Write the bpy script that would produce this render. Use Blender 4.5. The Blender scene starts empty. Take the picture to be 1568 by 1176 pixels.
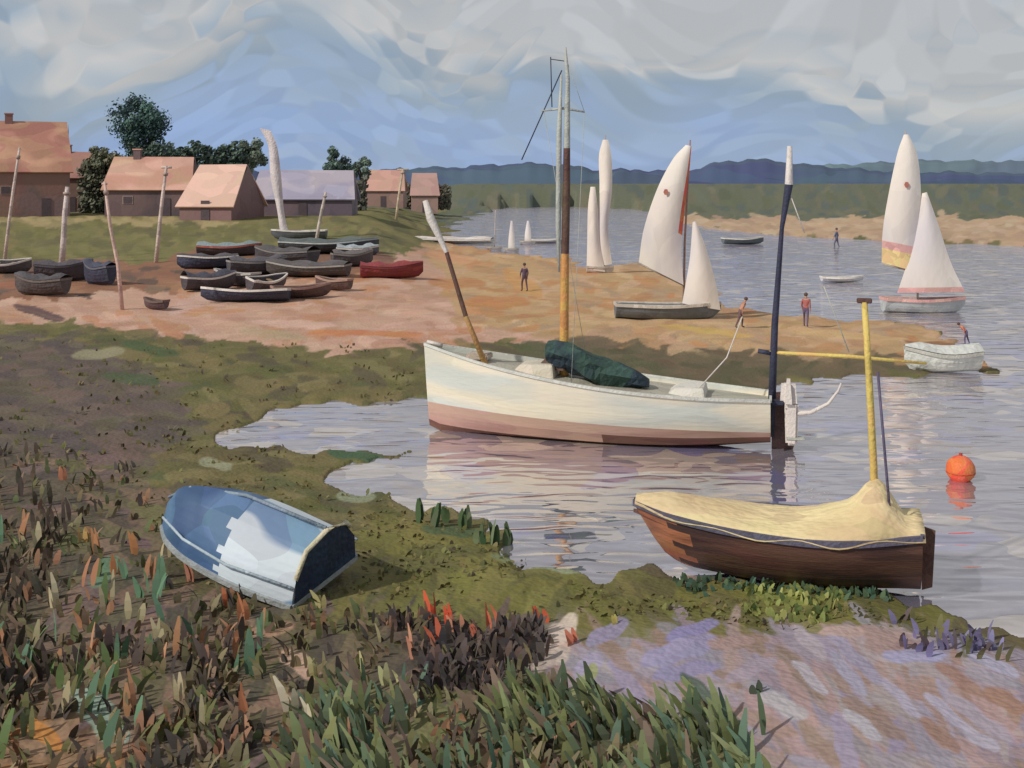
import bpy, bmesh, math, random
import numpy as np
from mathutils import Vector, Matrix, noise as mnoise
random.seed(7); rng=np.random.default_rng(11)
sc=bpy.context.scene
sc.view_settings.view_transform='Standard'
try: sc.view_settings.look='None'
except Exception: pass
sc.view_settings.exposure=0
F=1681.0; H=5.4; HY=290.0; CX=784.0

def lin(c):
    out=[]
    for v in c[:3]:
        v=v/255.0
        out.append(v/12.92 if v<=0.04045 else ((v+0.055)/1.055)**2.4)
    return tuple(out)
def lin4(c): return lin(c)+(1.0,)

# ---------------------------------------------------------------- camera
cd=bpy.data.cameras.new('camera'); cam=bpy.data.objects.new('camera',cd); sc.collection.objects.link(cam)
cam.location=(0,0,H); cam.rotation_euler=(math.radians(90),0,0)
cd.sensor_width=36; cd.lens=36*F/1568.0; cd.shift_y=-(588-HY)/1568.0; cd.clip_end=8000; cd.clip_start=0.1
sc.camera=cam

# ---------------------------------------------------------------- light + sky
sunv=Vector((-0.66,-0.46,0.62)).normalized()
sl=bpy.data.lights.new('sun','SUN'); so=bpy.data.objects.new('sun',sl); sc.collection.objects.link(so)
sl.energy=2.8; sl.angle=math.radians(1.5); sl.color=(1.0,0.94,0.84)
so.rotation_euler=(-sunv).to_track_quat('-Z','Y').to_euler()
w=bpy.data.worlds.new('World'); sc.world=w; w.use_nodes=True
nt=w.node_tree; N=nt.nodes; Lk=nt.links; N.clear()
def nn(t,**k):
    n=N.new(t)
    for a,b in k.items(): setattr(n,a,b)
    return n
out=nn('ShaderNodeOutputWorld'); bg=nn('ShaderNodeBackground'); bg.inputs[1].default_value=0.1
Lk.new(bg.outputs[0],out.inputs[0])
sky=nn('ShaderNodeTexSky',sky_type='NISHITA'); sky.sun_disc=False
sky.sun_elevation=math.asin(sunv.z); sky.sun_rotation=math.atan2(sunv.x,sunv.y)
tc=nn('ShaderNodeTexCoord')
sep=nn('ShaderNodeSeparateXYZ'); Lk.new(tc.outputs['Generated'],sep.inputs[0])
mp=nn('ShaderNodeMapping'); mp.inputs['Scale'].default_value=(1,1,2.1); mp.inputs['Rotation'].default_value=(0,-0.22,0)
Lk.new(tc.outputs['Generated'],mp.inputs[0])
mp2=nn('ShaderNodeMapping'); mp2.inputs['Scale'].default_value=(24,24,66); mp2.inputs['Rotation'].default_value=(0,0.55,0)
wn=nn('ShaderNodeTexNoise'); wn.inputs['Scale'].default_value=5; wn.inputs['Detail'].default_value=0
Lk.new(tc.outputs['Generated'],wn.inputs['Vector'])
wsc=nn('ShaderNodeVectorMath',operation='SCALE'); wsc.inputs['Scale'].default_value=0.25; Lk.new(wn.outputs['Color'],wsc.inputs[0])
wad=nn('ShaderNodeVectorMath',operation='ADD'); Lk.new(tc.outputs['Generated'],wad.inputs[0]); Lk.new(wsc.outputs[0],wad.inputs[1])
Lk.new(wad.outputs[0],mp2.inputs[0])
vo=nn('ShaderNodeTexVoronoi'); vo.feature='SMOOTH_F1'; vo.inputs['Scale'].default_value=1.0; vo.inputs['Smoothness'].default_value=0.3
Lk.new(mp2.outputs[0],vo.inputs['Vector'])
vsub=nn('ShaderNodeVectorMath',operation='SUBTRACT'); vsub.inputs[1].default_value=(.5,.5,.5); Lk.new(vo.outputs['Color'],vsub.inputs[0])
vsc=nn('ShaderNodeVectorMath',operation='SCALE'); vsc.inputs['Scale'].default_value=0.05; Lk.new(vsub.outputs[0],vsc.inputs[0])
vad=nn('ShaderNodeVectorMath',operation='ADD'); Lk.new(mp.outputs[0],vad.inputs[0]); Lk.new(vsc.outputs[0],vad.inputs[1])
cn=nn('ShaderNodeTexNoise'); cn.inputs['Scale'].default_value=4.2; cn.inputs['Detail'].default_value=2; cn.inputs['Roughness'].default_value=0.4; cn.inputs['Distortion'].default_value=0.5
Lk.new(vad.outputs[0],cn.inputs['Vector'])
m1=nn('ShaderNodeMath',operation='MULTIPLY_ADD'); m1.inputs[1].default_value=2.9; Lk.new(sep.outputs['Z'],m1.inputs[0]); Lk.new(cn.outputs['Fac'],m1.inputs[2])
mx=nn('ShaderNodeMath',operation='MULTIPLY_ADD'); mx.inputs[1].default_value=0.16; Lk.new(sep.outputs['X'],mx.inputs[0]); Lk.new(m1.outputs[0],mx.inputs[2])
mcl=nn('ShaderNodeMath',operation='MINIMUM'); mcl.inputs[1].default_value=0.97; Lk.new(mx.outputs[0],mcl.inputs[0])
cr=nn('ShaderNodeValToRGB'); Lk.new(mcl.outputs[0],cr.inputs[0])
el=cr.color_ramp.elements
stops=[(0.0,(142,168,210)),(0.50,(146,170,210)),(0.64,(152,172,202)),(0.74,(148,166,186)),(0.82,(162,174,186)),(0.89,(192,192,192)),(0.95,(178,184,190)),(1.0,(202,198,196))]
el[0].position=0; el[0].color=lin4(stops[0][1]); el[1].position=1; el[1].color=lin4(stops[-1][1])
for p,c in stops[1:-1]:
    e=el.new(p); e.color=lin4(c)
hv=nn('ShaderNodeHueSaturation'); Lk.new(cr.outputs[0],hv.inputs['Color'])
vs=nn('ShaderNodeSeparateColor'); Lk.new(vo.outputs['Color'],vs.inputs[0])
mv=nn('ShaderNodeMapRange'); mv.inputs['To Min'].default_value=9.1; mv.inputs['To Max'].default_value=11.0; Lk.new(vs.outputs[0],mv.inputs[0])
# sky dimmed overhead, out of view, to darken its reflection in the water
ov=nn('ShaderNodeMapRange'); ov.inputs['From Min'].default_value=.18; ov.inputs['From Max'].default_value=.42; ov.inputs['To Min'].default_value=1.0; ov.inputs['To Max'].default_value=.66; Lk.new(sep.outputs['Z'],ov.inputs[0])
mvm=nn('ShaderNodeMath',operation='MULTIPLY'); Lk.new(mv.outputs[0],mvm.inputs[0]); Lk.new(ov.outputs[0],mvm.inputs[1])
Lk.new(mvm.outputs[0],hv.inputs['Value'])
mixs=nn('ShaderNodeMix',data_type='RGBA'); mixs.inputs[0].default_value=0.94
Lk.new(sky.outputs[0],mixs.inputs[6]); Lk.new(hv.outputs[0],mixs.inputs[7]); Lk.new(mixs.outputs[2],bg.inputs[0])
w.cycles.sampling_method='MANUAL'; w.cycles.sample_map_resolution=256

# ---------------------------------------------------------------- materials
def mat(name,c,var=0.18,rough=0.6,scale=3.0,stretch=(1,1,1),c2=None,attr=False,spec=0.3,bump=0.25,hue=0.015,fac2=(0.45,0.6),simple=False):
    m=bpy.data.materials.new(name); m.use_nodes=True
    t=m.node_tree; n=t.nodes; l=t.links
    b=n['Principled BSDF']; b.inputs['Roughness'].default_value=rough
    b.inputs['Specular IOR Level'].default_value=spec
    if simple:
        a=n.new('ShaderNodeAttribute'); a.attribute_name='Col'; l.new(a.outputs['Color'],b.inputs['Base Color']); return m
    co=n.new('ShaderNodeTexCoord'); mpg=n.new('ShaderNodeMapping'); mpg.inputs['Scale'].default_value=stretch
    l.new(co.outputs['Object'],mpg.inputs[0])
    no=n.new('ShaderNodeTexNoise'); no.inputs['Scale'].default_value=scale*0.8; no.inputs['Detail'].default_value=0
    l.new(mpg.outputs[0],no.inputs['Vector'])
    sc_=n.new('ShaderNodeVectorMath'); sc_.operation='SCALE'; sc_.inputs['Scale'].default_value=1.2/scale; l.new(no.outputs['Color'],sc_.inputs[0])
    ad=n.new('ShaderNodeVectorMath'); ad.operation='ADD'; l.new(mpg.outputs[0],ad.inputs[0]); l.new(sc_.outputs[0],ad.inputs[1])
    v=n.new('ShaderNodeTexVoronoi'); v.inputs['Scale'].default_value=scale; l.new(ad.outputs[0],v.inputs['Vector'])
    s=n.new('ShaderNodeSeparateColor'); l.new(v.outputs['Color'],s.inputs[0])
    h=n.new('ShaderNodeHueSaturation')
    r1=n.new('ShaderNodeMapRange'); r1.inputs['To Min'].default_value=1-var; r1.inputs['To Max'].default_value=1+var; l.new(s.outputs[0],r1.inputs[0]); l.new(r1.outputs[0],h.inputs['Value'])
    r2=n.new('ShaderNodeMapRange'); r2.inputs['To Min'].default_value=0.5-hue; r2.inputs['To Max'].default_value=0.5+hue; l.new(s.outputs[1],r2.inputs[0]); l.new(r2.outputs[0],h.inputs['Hue'])
    if attr:
        a=n.new('ShaderNodeAttribute'); a.attribute_name='Col'; src=a.outputs['Color']
    else:
        a=n.new('ShaderNodeRGB'); a.outputs[0].default_value=lin4(c); src=a.outputs[0]
        if c2:
            n2=n.new('ShaderNodeTexNoise'); n2.inputs['Scale'].default_value=scale*0.6; n2.inputs['Detail'].default_value=1; l.new(ad.outputs[0],n2.inputs['Vector'])
            rr=n.new('ShaderNodeMapRange'); rr.inputs['From Min'].default_value=fac2[0]; rr.inputs['From Max'].default_value=fac2[1]; l.new(n2.outputs['Fac'],rr.inputs[0])
            mx_=n.new('ShaderNodeMix'); mx_.data_type='RGBA'; l.new(rr.outputs[0],mx_.inputs[0]); l.new(src,mx_.inputs[6]); mx_.inputs[7].default_value=lin4(c2); src=mx_.outputs[2]
    l.new(src,h.inputs['Color']); l.new(h.outputs[0],b.inputs['Base Color'])
    if bump:
        bn=n.new('ShaderNodeTexNoise'); bn.inputs['Scale'].default_value=scale*6; bn.inputs['Detail'].default_value=1; l.new(mpg.outputs[0],bn.inputs['Vector'])
        bp=n.new('ShaderNodeBump'); bp.inputs['Strength'].default_value=bump; bp.inputs['Distance'].default_value=0.3/scale
        l.new(bn.outputs['Fac'],bp.inputs['Height']); l.new(bp.outputs[0],b.inputs['Normal'])
    return m
_mc={}
def M(c,**k):
    key=(tuple(c),tuple(sorted((a,str(b)) for a,b in k.items())))
    if key not in _mc: _mc[key]=mat('paint_%d_%d_%d'%tuple(c),c,**k)
    return _mc[key]

# ---------------------------------------------------------------- mesh helpers
def empty(name,loc=(0,0,0),rz=0.0,rot=None):
    e=bpy.data.objects.new(name,None); sc.collection.objects.link(e); e.location=loc; e.rotation_euler=rot if rot else (0,0,rz); e.empty_display_size=0.3
    return e
def mesh(name,vs_,fs,mats,parent=None,mi=None,smooth=False,loc=None):
    me=bpy.data.meshes.new(name); me.from_pydata([tuple(v) for v in vs_],[],fs); me.update()
    for m in (mats if isinstance(mats,(list,tuple)) else [mats]): me.materials.append(m)
    if mi: me.polygons.foreach_set('material_index',mi)
    if smooth: me.polygons.foreach_set('use_smooth',[True]*len(me.polygons))
    o=bpy.data.objects.new(name,me); sc.collection.objects.link(o)
    if parent: o.parent=parent
    if loc: o.location=loc
    return o
def tube(name,pts,rads,m,parent=None,n=8,mats=None,mi_seg=None):
    pts=[Vector(p) for p in pts]
    if not isinstance(rads,(list,tuple)): rads=[rads]*len(pts)
    vs_=[];fs=[];mi=[]
    for i,p in enumerate(pts):
        d=(pts[min(i+1,len(pts)-1)]-pts[max(i-1,0)]).normalized()
        a=d.cross(Vector((0,1,0.01)));
        if a.length<1e-3: a=d.cross(Vector((1,0,0)))
        a.normalize(); b=d.cross(a)
        for k in range(n):
            t=2*math.pi*k/n; vs_.append(p+(a*math.cos(t)+b*math.sin(t))*rads[i])
    for i in range(len(pts)-1):
        for k in range(n):
            fs.append((i*n+k,i*n+(k+1)%n,(i+1)*n+(k+1)%n,(i+1)*n+k)); mi.append(mi_seg[i] if mi_seg else 0)
    fs.append(tuple(range(n))[::-1]); fs.append(tuple(range((len(pts)-1)*n,len(pts)*n))); mi+= [0,(mi_seg[-1] if mi_seg else 0)]
    return mesh(name,vs_,fs,mats or m,parent,mi,smooth=True)
def box(name,c,s,m,parent=None,bev=0.0,rz=0,taper=1.0):
    bm=bmesh.new(); bmesh.ops.create_cube(bm,size=1)
    for v in bm.verts:
        k=taper if v.co.z>0 else 1
        v.co=Vector((v.co.x*s[0]*k,v.co.y*s[1]*k,v.co.z*s[2]))
    if bev: bmesh.ops.bevel(bm,geom=list(bm.edges),offset=bev,segments=2,affect='EDGES')
    me=bpy.data.meshes.new(name); bm.to_mesh(me); bm.free(); me.materials.append(m)
    o=bpy.data.objects.new(name,me); sc.collection.objects.link(o); o.location=c; o.rotation_euler=(0,0,rz)
    if parent: o.parent=parent
    return o
def ball(name,c,r,m,parent=None,sx=1,sy=1,sz=1,jit=0,sub=3):
    bm=bmesh.new(); bmesh.ops.create_icosphere(bm,subdivisions=sub,radius=1)
    for v in bm.verts:
        k=1+jit*mnoise.noise(v.co*2.3+Vector(c))
        v.co=Vector((v.co.x*r*sx*k,v.co.y*r*sy*k,v.co.z*r*sz*k))
    for f in bm.faces: f.smooth=True
    me=bpy.data.meshes.new(name); bm.to_mesh(me); bm.free(); me.materials.append(m)
    o=bpy.data.objects.new(name,me); sc.collection.objects.link(o); o.location=c
    if parent: o.parent=parent
    return o

# ---------------------------------------------------------------- terrain
def g0(px,py):
    Y=F*H/(py-HY); return ((px-CX)*Y/F,Y)
shore=[(690,345),(760,318),(880,316),(1000,322),(1050,345),(1200,362),(1568,378),(3200,384),(3200,1060),(1800,1040),(1568,985),(1430,930),(1330,905),(1040,885),(985,872),(905,892),(790,858),(735,796),(640,775),(500,745),(520,708),(640,694),(500,694),(345,684),(332,668),(430,622),(650,612),(700,640),(900,640),(1180,620),(1195,590),(1240,577),(1400,575),(1505,568),(1515,545),(1440,515),(1400,498),(1330,492),(1200,482),(1110,470),(1080,440),(1000,402),(900,408),(860,395),(760,388),(690,372)]
shoreW=np.array([g0(*p) for p in shore])
def inpoly(x,y,P):
    ins=np.zeros(x.shape,bool); n=len(P)
    for i in range(n):
        x1,y1=P[i]; x2,y2=P[(i+1)%n]
        if y1==y2: continue
        c=((y1>y)!=(y2>y)) & (x<(x2-x1)*(y-y1)/(y2-y1)+x1)
        ins^=c
    return ins
def distpoly(x,y,P):
    d=np.full(x.shape,1e9); n=len(P)
    for i in range(n):
        x1,y1=P[i]; x2,y2=P[(i+1)%n]; dx=x2-x1; dy=y2-y1; L=dx*dx+dy*dy+1e-9
        t=np.clip(((x-x1)*dx+(y-y1)*dy)/L,0,1)
        d=np.minimum(d,np.hypot(x-x1-t*dx,y-y1-t*dy))
    return d
def sst(a,b,x):
    t=np.clip((x-a)/(b-a),0,1); return t*t*(3-2*t)
def height(x,y):
    x=np.asarray(x,float); y=np.asarray(y,float)
    a=0.012*y
    u=x/np.maximum(y,.1); lv=np.log(np.maximum(y,1))
    xx=x+a*0.6*(np.sin(u*61+lv*37)+.6*np.sin(u*143-lv*71)); yy=y+a*0.9*(np.sin(u*83-lv*23+1)+.6*np.sin(u*171+lv*53))
    ins=inpoly(xx,yy,shoreW); d=distpoly(xx,yy,shoreW)
    land=0.03+0.2*(1-np.exp(-d/3.0))
    land=land+0.02*(np.sin(x*2.1+y*1.3)+np.sin(x*3.7-y*2.9))*np.clip(d,0,1)
    vill=sst(45,125,y)*2.3*(1-sst(-0.13,-0.05,u))
    land=land+vill*np.clip(d/10,0,1)
    land=land+sst(230,470,y)*7.6*sst(-0.12,-0.04,u)
    wat=-np.minimum(0.5,0.03+d*0.15)
    return np.where(ins,wat,land)
def G(px,py):
    z=0.1
    for _ in range(25):
        Y=F*(H-z)/(py-HY); X=(px-CX)*Y/F
        z=0.5*z+0.5*max(0.0,float(height(np.array([X]),np.array([Y]))[0]))
    return Vector((X,Y,z))

us=np.unique(np.concatenate([np.linspace(-2.2,-0.52,60),np.linspace(-0.52,0.52,640),np.linspace(0.52,2.2,60)]))
vs_rows=np.concatenate([np.arange(2,70,1.1),np.arange(70,940,2.0),np.arange(940,3700,45)])
UU,VV=np.meshgrid(us,vs_rows); YY=F*H/VV; XX=UU*YY
ZZ=height(XX,YY)
PX=CX+F*XX/YY; PY=HY-F*(ZZ-H)/YY
zones=[]
def Z(poly,pal): zones.append((poly,pal))
olive=[(114,108,72),(104,104,66),(124,114,78),(96,98,68),(130,120,84),(108,100,70),(96,88,72)]
Z(None,olive)
Z([(-4000,200),(5000,200),(5000,345),(-4000,345)],[(108,112,94),(102,108,86),(118,116,96),(96,106,100)])
Z([(1030,333),(5000,338),(5000,392),(1568,384),(1200,366),(1040,350)],[(190,162,134),(180,152,128),(196,172,146)])
Z([(-3000,322),(690,322),(640,365),(600,402),(240,415),(-3000,470)],[(124,120,80),(114,112,72),(132,124,84),(110,106,76)])
Z([(-3000,331),(340,331),(360,345),(-3000,347)],[(168,152,112),(152,140,102)])
Z([(-3000,405),(240,400),(300,380),(560,380),(640,400),(560,440),(240,470),(-3000,480)],[(146,108,88),(126,98,86),(160,120,96),(108,92,84),(138,116,100)])
sand=[(196,160,140),(190,150,128),(206,170,150),(184,146,126),(192,144,112),(200,166,148)]
Z([(-3000,480),(0,462),(240,445),(560,420),(640,372),(700,366),(780,388),(880,400),(900,520),(650,528),(480,540),(360,522),(150,500),(0,492),(-3000,505)],sand)
Z([(640,372),(700,366),(760,380),(1010,394),(1090,436),(1120,466),(1200,478),(1330,488),(1400,494),(1440,510),(1525,545),(1510,572),(1240,545),(1180,540),(1000,530),(870,520),(700,500),(680,420)],[(190,158,120),(200,168,134),(182,146,110),(188,140,100),(176,148,120)])
Z([(870,520),(1000,530),(1180,540),(1400,548),(1420,580),(1240,582),(1190,610),(1000,650),(700,640),(780,540)],[(104,96,76),(94,92,70),(114,100,80)])
Z([(-3000,510),(100,515),(220,560),(310,640),(240,715),(-3000,715)],[(106,94,88),(96,86,84),(116,100,92),(98,92,76),(110,102,86)])
fg=[(118,106,86),(104,98,76),(132,112,96),(94,88,76),(144,120,104),(108,106,74),(116,98,98),(84,78,72)]
Z([(-3000,700),(180,700),(250,760),(270,900),(500,940),(820,965),(800,1040),(960,1130),(1000,1400),(-3000,1400)],fg)
Z([(-3000,690),(60,690),(90,800),(50,1000),(90,1110),(-3000,1110)],[(98,90,78),(84,78,70),(110,94,82),(92,92,68),(120,104,88)])
Z([(540,780),(760,830),(900,885),(1040,890),(1330,905),(1430,935),(1440,965),(1100,960),(800,970),(560,940)],[(122,118,68),(112,110,64),(128,122,74),(106,102,68)])
mud=[(166,142,136),(172,148,146),(160,144,154),(164,156,170),(168,156,158),(158,134,122),(158,150,174),(152,146,158)]
Z([(830,965),(1100,958),(1440,968),(1568,990),(1800,1040),(5000,1060),(5000,1500),(1180,1500),(1120,1130),(960,1110),(820,1040)],mud)
Z([(500,1080),(760,1060),(960,1090),(1150,1120),(1240,1500),(300,1500),(480,1140)],[(110,112,78),(120,114,86),(104,116,92),(128,124,86),(130,110,100),(92,96,76)])
Z([(-600,1110),(90,1110),(240,1190),(300,1400),(-600,1400)],[(172,126,84),(148,118,92),(160,130,108)])
COL=np.zeros(XX.shape+(3,)); ZID=np.zeros(XX.shape,int)
wob=7*np.sin(PX*.05+PY*.11)+5*np.sin(PX*.13-PY*.07)
for i,(poly,pal) in enumerate(zones):
    mk=np.ones(XX.shape,bool) if poly is None else inpoly(PX+wob,PY+wob*.5,poly)
    ZID[mk]=i; COL[mk]=lin(pal[0])
def stamp(uc,vc,a,b,ang,col,mix=1.0):
    R=max(a,b)*1.1
    i0=np.searchsorted(vs_rows,vc-R); i1=np.searchsorted(vs_rows,vc+R)
    j0=np.searchsorted(us,uc-R/F); j1=np.searchsorted(us,uc+R/F)
    if i1<=i0 or j1<=j0: return
    du=(UU[i0:i1,j0:j1]-uc)*F; dv=VV[i0:i1,j0:j1]-vc
    c,s=math.cos(ang),math.sin(ang)
    p=du*c+dv*s; q=-du*s+dv*c
    q=q+0.15*b*np.sin(p*0.12+vc)
    r=np.abs(p/a)**3+(q/b)**2
    k=np.clip((1.15-r)/0.3,0,1)[...,None]*mix
    k=k*(0.92+0.08*np.sin(q*0.9+uc*50))[...,None] if b>6 else k
    COL[i0:i1,j0:j1]=COL[i0:i1,j0:j1]*(1-k)+np.array(col)*k
def jit(c,s=0.1):
    k=1+random.uniform(-s,s); return tuple(min(1,max(0,x*k*(1+random.uniform(-s*.4,s*.4)))) for x in lin(c))
for _ in range(10000):
    v=random.choice([random.uniform(8,110),random.uniform(60,420),random.uniform(300,950)]); u=random.uniform(-.6,.6)
    i=min(len(vs_rows)-1,np.searchsorted(vs_rows,v)); j=min(len(us)-1,np.searchsorted(us,u))
    zi=ZID[i,j]; pal=zones[zi][1]
    k=min(2.0,0.34+v/390.0)
    a=random.uniform(14,36)*k; b=random.uniform(3.5,8)*k
    if v>600: ang=random.gauss(0.75 if u>0.05 else -0.9,0.4)
    else: ang=random.gauss(0.05,0.2)
    stamp(u,v,a,b,ang,jit(random.choice(pal),0.08),random.uniform(.7,1))
man=[(150,552,55,10,-.1,(150,144,118)),(420,522,70,9,.1,(180,158,130)),(300,500,90,8,.1,(200,162,142)),(60,487,55,8,.3,(96,76,78)),(200,590,60,10,.1,(84,96,70)),
(230,545,60,10,.2,(84,98,68)),(545,700,60,9,.1,(78,104,78)),(545,765,40,12,0,(146,152,126)),(470,650,40,6,.1,(130,146,132)),(330,720,35,12,.2,(150,152,126)),(400,670,50,8,.2,(122,132,106)),
(840,870,80,10,.15,(150,158,130)),(690,820,60,10,0,(88,104,76)),(780,860,40,8,.1,(130,138,104)),(1180,880,70,10,0,(84,110,90)),(1080,885,40,8,0,(88,106,84)),(1200,922,60,16,.2,(142,148,80)),(1230,905,40,9,-.3,(156,160,92)),
(840,1010,56,34,-.7,(196,182,170)),(860,985,48,18,-.9,(212,196,182)),(900,1040,40,20,-1.0,(168,160,186)),(1060,985,60,14,-.4,(148,142,186)),(1040,1020,84,20,-.35,(160,154,188)),(1050,1050,70,14,-.2,(152,146,180)),
(930,985,50,14,-.5,(154,146,176)),(1150,1050,60,16,-.5,(170,156,170)),(1240,1000,54,14,.9,(174,164,172)),(1300,1050,60,12,.9,(166,162,182)),(1380,1090,60,11,.9,(176,168,188)),(1450,1110,60,11,.7,(180,174,194)),(1520,1030,60,14,.4,(176,172,194)),
(1400,1020,66,14,.05,(162,160,192)),(1470,1060,60,12,.6,(160,128,116)),(1540,1090,50,16,.5,(158,122,106)),(1350,985,60,12,.1,(166,142,138)),(1200,1110,54,16,.4,(184,178,182)),(1320,1140,54,14,.8,(186,182,192)),(1440,1150,54,14,.7,(160,130,118)),(1240,1060,50,12,.8,(188,182,192)),(1500,1150,50,14,.6,(178,172,188)),(1120,1000,50,12,-.2,(176,150,146)),(1290,985,50,10,.0,(180,156,150)),
(460,1040,50,20,.7,(200,168,148)),(400,990,70,12,-.2,(176,142,120)),(150,1120,90,28,.9,(150,172,158)),(120,1090,50,18,1.0,(158,176,164)),(60,1150,60,16,.6,(206,142,80)),(330,1100,60,20,-1.0,(160,124,112)),(690,1000,80,40,.1,(84,76,76)),(700,1040,84,30,-.1,(88,80,78)),(620,1000,40,18,.4,(98,86,78)),
(330,980,70,20,-.1,(88,78,68)),(280,1060,60,30,.6,(92,84,76)),(620,1110,50,16,-.5,(104,142,118)),(540,1120,44,18,-.3,(104,136,114)),(160,900,44,18,-.9,(106,136,110)),(1090,1100,90,14,.8,(82,98,84)),(880,1100,50,18,-1.1,(146,152,98)),(900,1060,40,12,-1.2,(154,160,106)),(30,450,60,6,.1,(156,108,88)),
(470,900,60,16,.1,(106,104,66)),(230,800,50,18,.5,(116,112,80)),(110,760,60,22,-.6,(104,96,82)),(60,860,60,22,-.8,(118,108,90)),(200,960,60,22,-.7,(106,100,82)),(90,1010,70,24,-.8,(126,108,96)),
(800,330,40,5,0,(130,122,114)),(690,400,50,10,.1,(206,158,122)),(700,440,60,10,0,(184,134,94)),(760,470,70,12,0,(190,136,92)),(560,520,120,6,.02,(196,134,94)),(450,505,90,7,.05,(210,174,158)),(300,470,60,12,-.4,(204,170,156)),(980,492,80,8,.05,(204,174,136)),(1300,520,120,7,.06,(202,170,126)),(1080,515,100,6,.12,(200,168,106)),(800,440,50,14,.6,(200,154,102)),(1430,530,60,5,.02,(150,112,86))]
for px,py,a,b,ang,c in man:
    stamp((px-CX)/F,py-HY,a*.75,b*.8,ang,lin(c),.95)
nr,nc=XX.shape
verts=np.stack([XX,YY,ZZ],-1).reshape(-1,3)
idx=np.arange(nr*nc).reshape(nr,nc)
q=np.stack([idx[:-1,:-1],idx[:-1,1:],idx[1:,1:],idx[1:,:-1]],-1).reshape(-1,4)[:,::-1]
me=bpy.data.meshes.new('ground'); me.vertices.add(len(verts)); me.vertices.foreach_set('co',verts.ravel())
me.loops.add(q.size); me.loops.foreach_set('vertex_index',q.ravel().astype(np.int32))
me.polygons.add(len(q)); me.polygons.foreach_set('loop_start',np.arange(0,q.size,4,dtype=np.int32)); me.polygons.foreach_set('loop_total',np.full(len(q),4,np.int32))
me.update(calc_edges=True); me.validate()
ca=me.color_attributes.new('Col','FLOAT_COLOR','POINT')
ca.data.foreach_set('color',np.concatenate([COL.reshape(-1,3),np.ones((nr*nc,1))],1).astype(np.float32).ravel())
me.polygons.foreach_set('use_smooth',np.ones(len(q),bool))
go=bpy.data.objects.new('ground',me); sc.collection.objects.link(go)
me.materials.append(mat('ground_earth',(100,100,60),attr=True,var=.07,rough=.85,scale=1.6,bump=.22,hue=.008,spec=.15))
if me.polygons[len(me.polygons)//2].normal.z<0: me.flip_normals()

# ---------------------------------------------------------------- water
wm=bpy.data.materials.new('water_surface'); wm.use_nodes=True
t=wm.node_tree; n=t.nodes; l=t.links; n.clear()
mo=n.new('ShaderNodeOutputMaterial'); ms=n.new('ShaderNodeMixShader'); df=n.new('ShaderNodeBsdfDiffuse'); gl=n.new('ShaderNodeBsdfGlossy'); gl.inputs['Roughness'].default_value=0.04
gl.inputs['Color'].default_value=(.93,.89,.88,1)
co=n.new('ShaderNodeTexCoord'); mpp=n.new('ShaderNodeMapping'); mpp.inputs['Scale'].default_value=(0.8,0.9,1); l.new(co.outputs['Object'],mpp.inputs[0])
wno=n.new('ShaderNodeTexNoise'); wno.inputs['Scale'].default_value=1.6; wno.inputs['Detail'].default_value=0; l.new(mpp.outputs[0],wno.inputs['Vector'])
wad2=n.new('ShaderNodeVectorMath'); wad2.operation='ADD'; l.new(mpp.outputs[0],wad2.inputs[0]); l.new(wno.outputs['Color'],wad2.inputs[1])
wv=n.new('ShaderNodeTexVoronoi'); wv.inputs['Scale'].default_value=1.3; l.new(wad2.outputs[0],wv.inputs['Vector'])
wss=n.new('ShaderNodeSeparateColor'); l.new(wv.outputs['Color'],wss.inputs[0])
wcr=n.new('ShaderNodeValToRGB'); wcr.color_ramp.interpolation='CONSTANT'; l.new(wss.outputs[0],wcr.inputs[0])
e=wcr.color_ramp.elements; e[0].color=lin4((148,144,156)); e[1].position=.86; e[1].color=lin4((206,194,186))  # palest dabs are specular flecks painted into the diffuse colour
for p,c in [(.3,(150,148,170)),(.5,(138,134,150)),(.65,(144,142,184)),(.76,(166,152,150))]:
    x=e.new(p); x.color=lin4(c)
l.new(wcr.outputs[0],df.inputs[0])
wb=n.new('ShaderNodeBump'); wb.inputs['Strength'].default_value=.5; wb.inputs['Distance'].default_value=.1
mp3=n.new('ShaderNodeMapping'); mp3.inputs['Scale'].default_value=(0.6,1.5,1); l.new(co.outputs['Object'],mp3.inputs[0])
wn2=n.new('ShaderNodeTexNoise'); wn2.inputs['Scale'].default_value=1.5; wn2.inputs['Detail'].default_value=1; wn2.inputs['Distortion'].default_value=.5; l.new(mp3.outputs[0],wn2.inputs['Vector'])
l.new(wn2.outputs['Fac'],wb.inputs['Height']); l.new(wb.outputs[0],gl.inputs['Normal'])
ms.inputs[0].default_value=.64; l.new(df.outputs[0],ms.inputs[1]); l.new(gl.outputs[0],ms.inputs[2]); l.new(ms.outputs[0],mo.inputs[0])
mesh('water',[(-4000,3,0),(4000,3,0),(4000,1500,0),(-4000,1500,0)],[(0,1,2,3)],wm)

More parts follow.
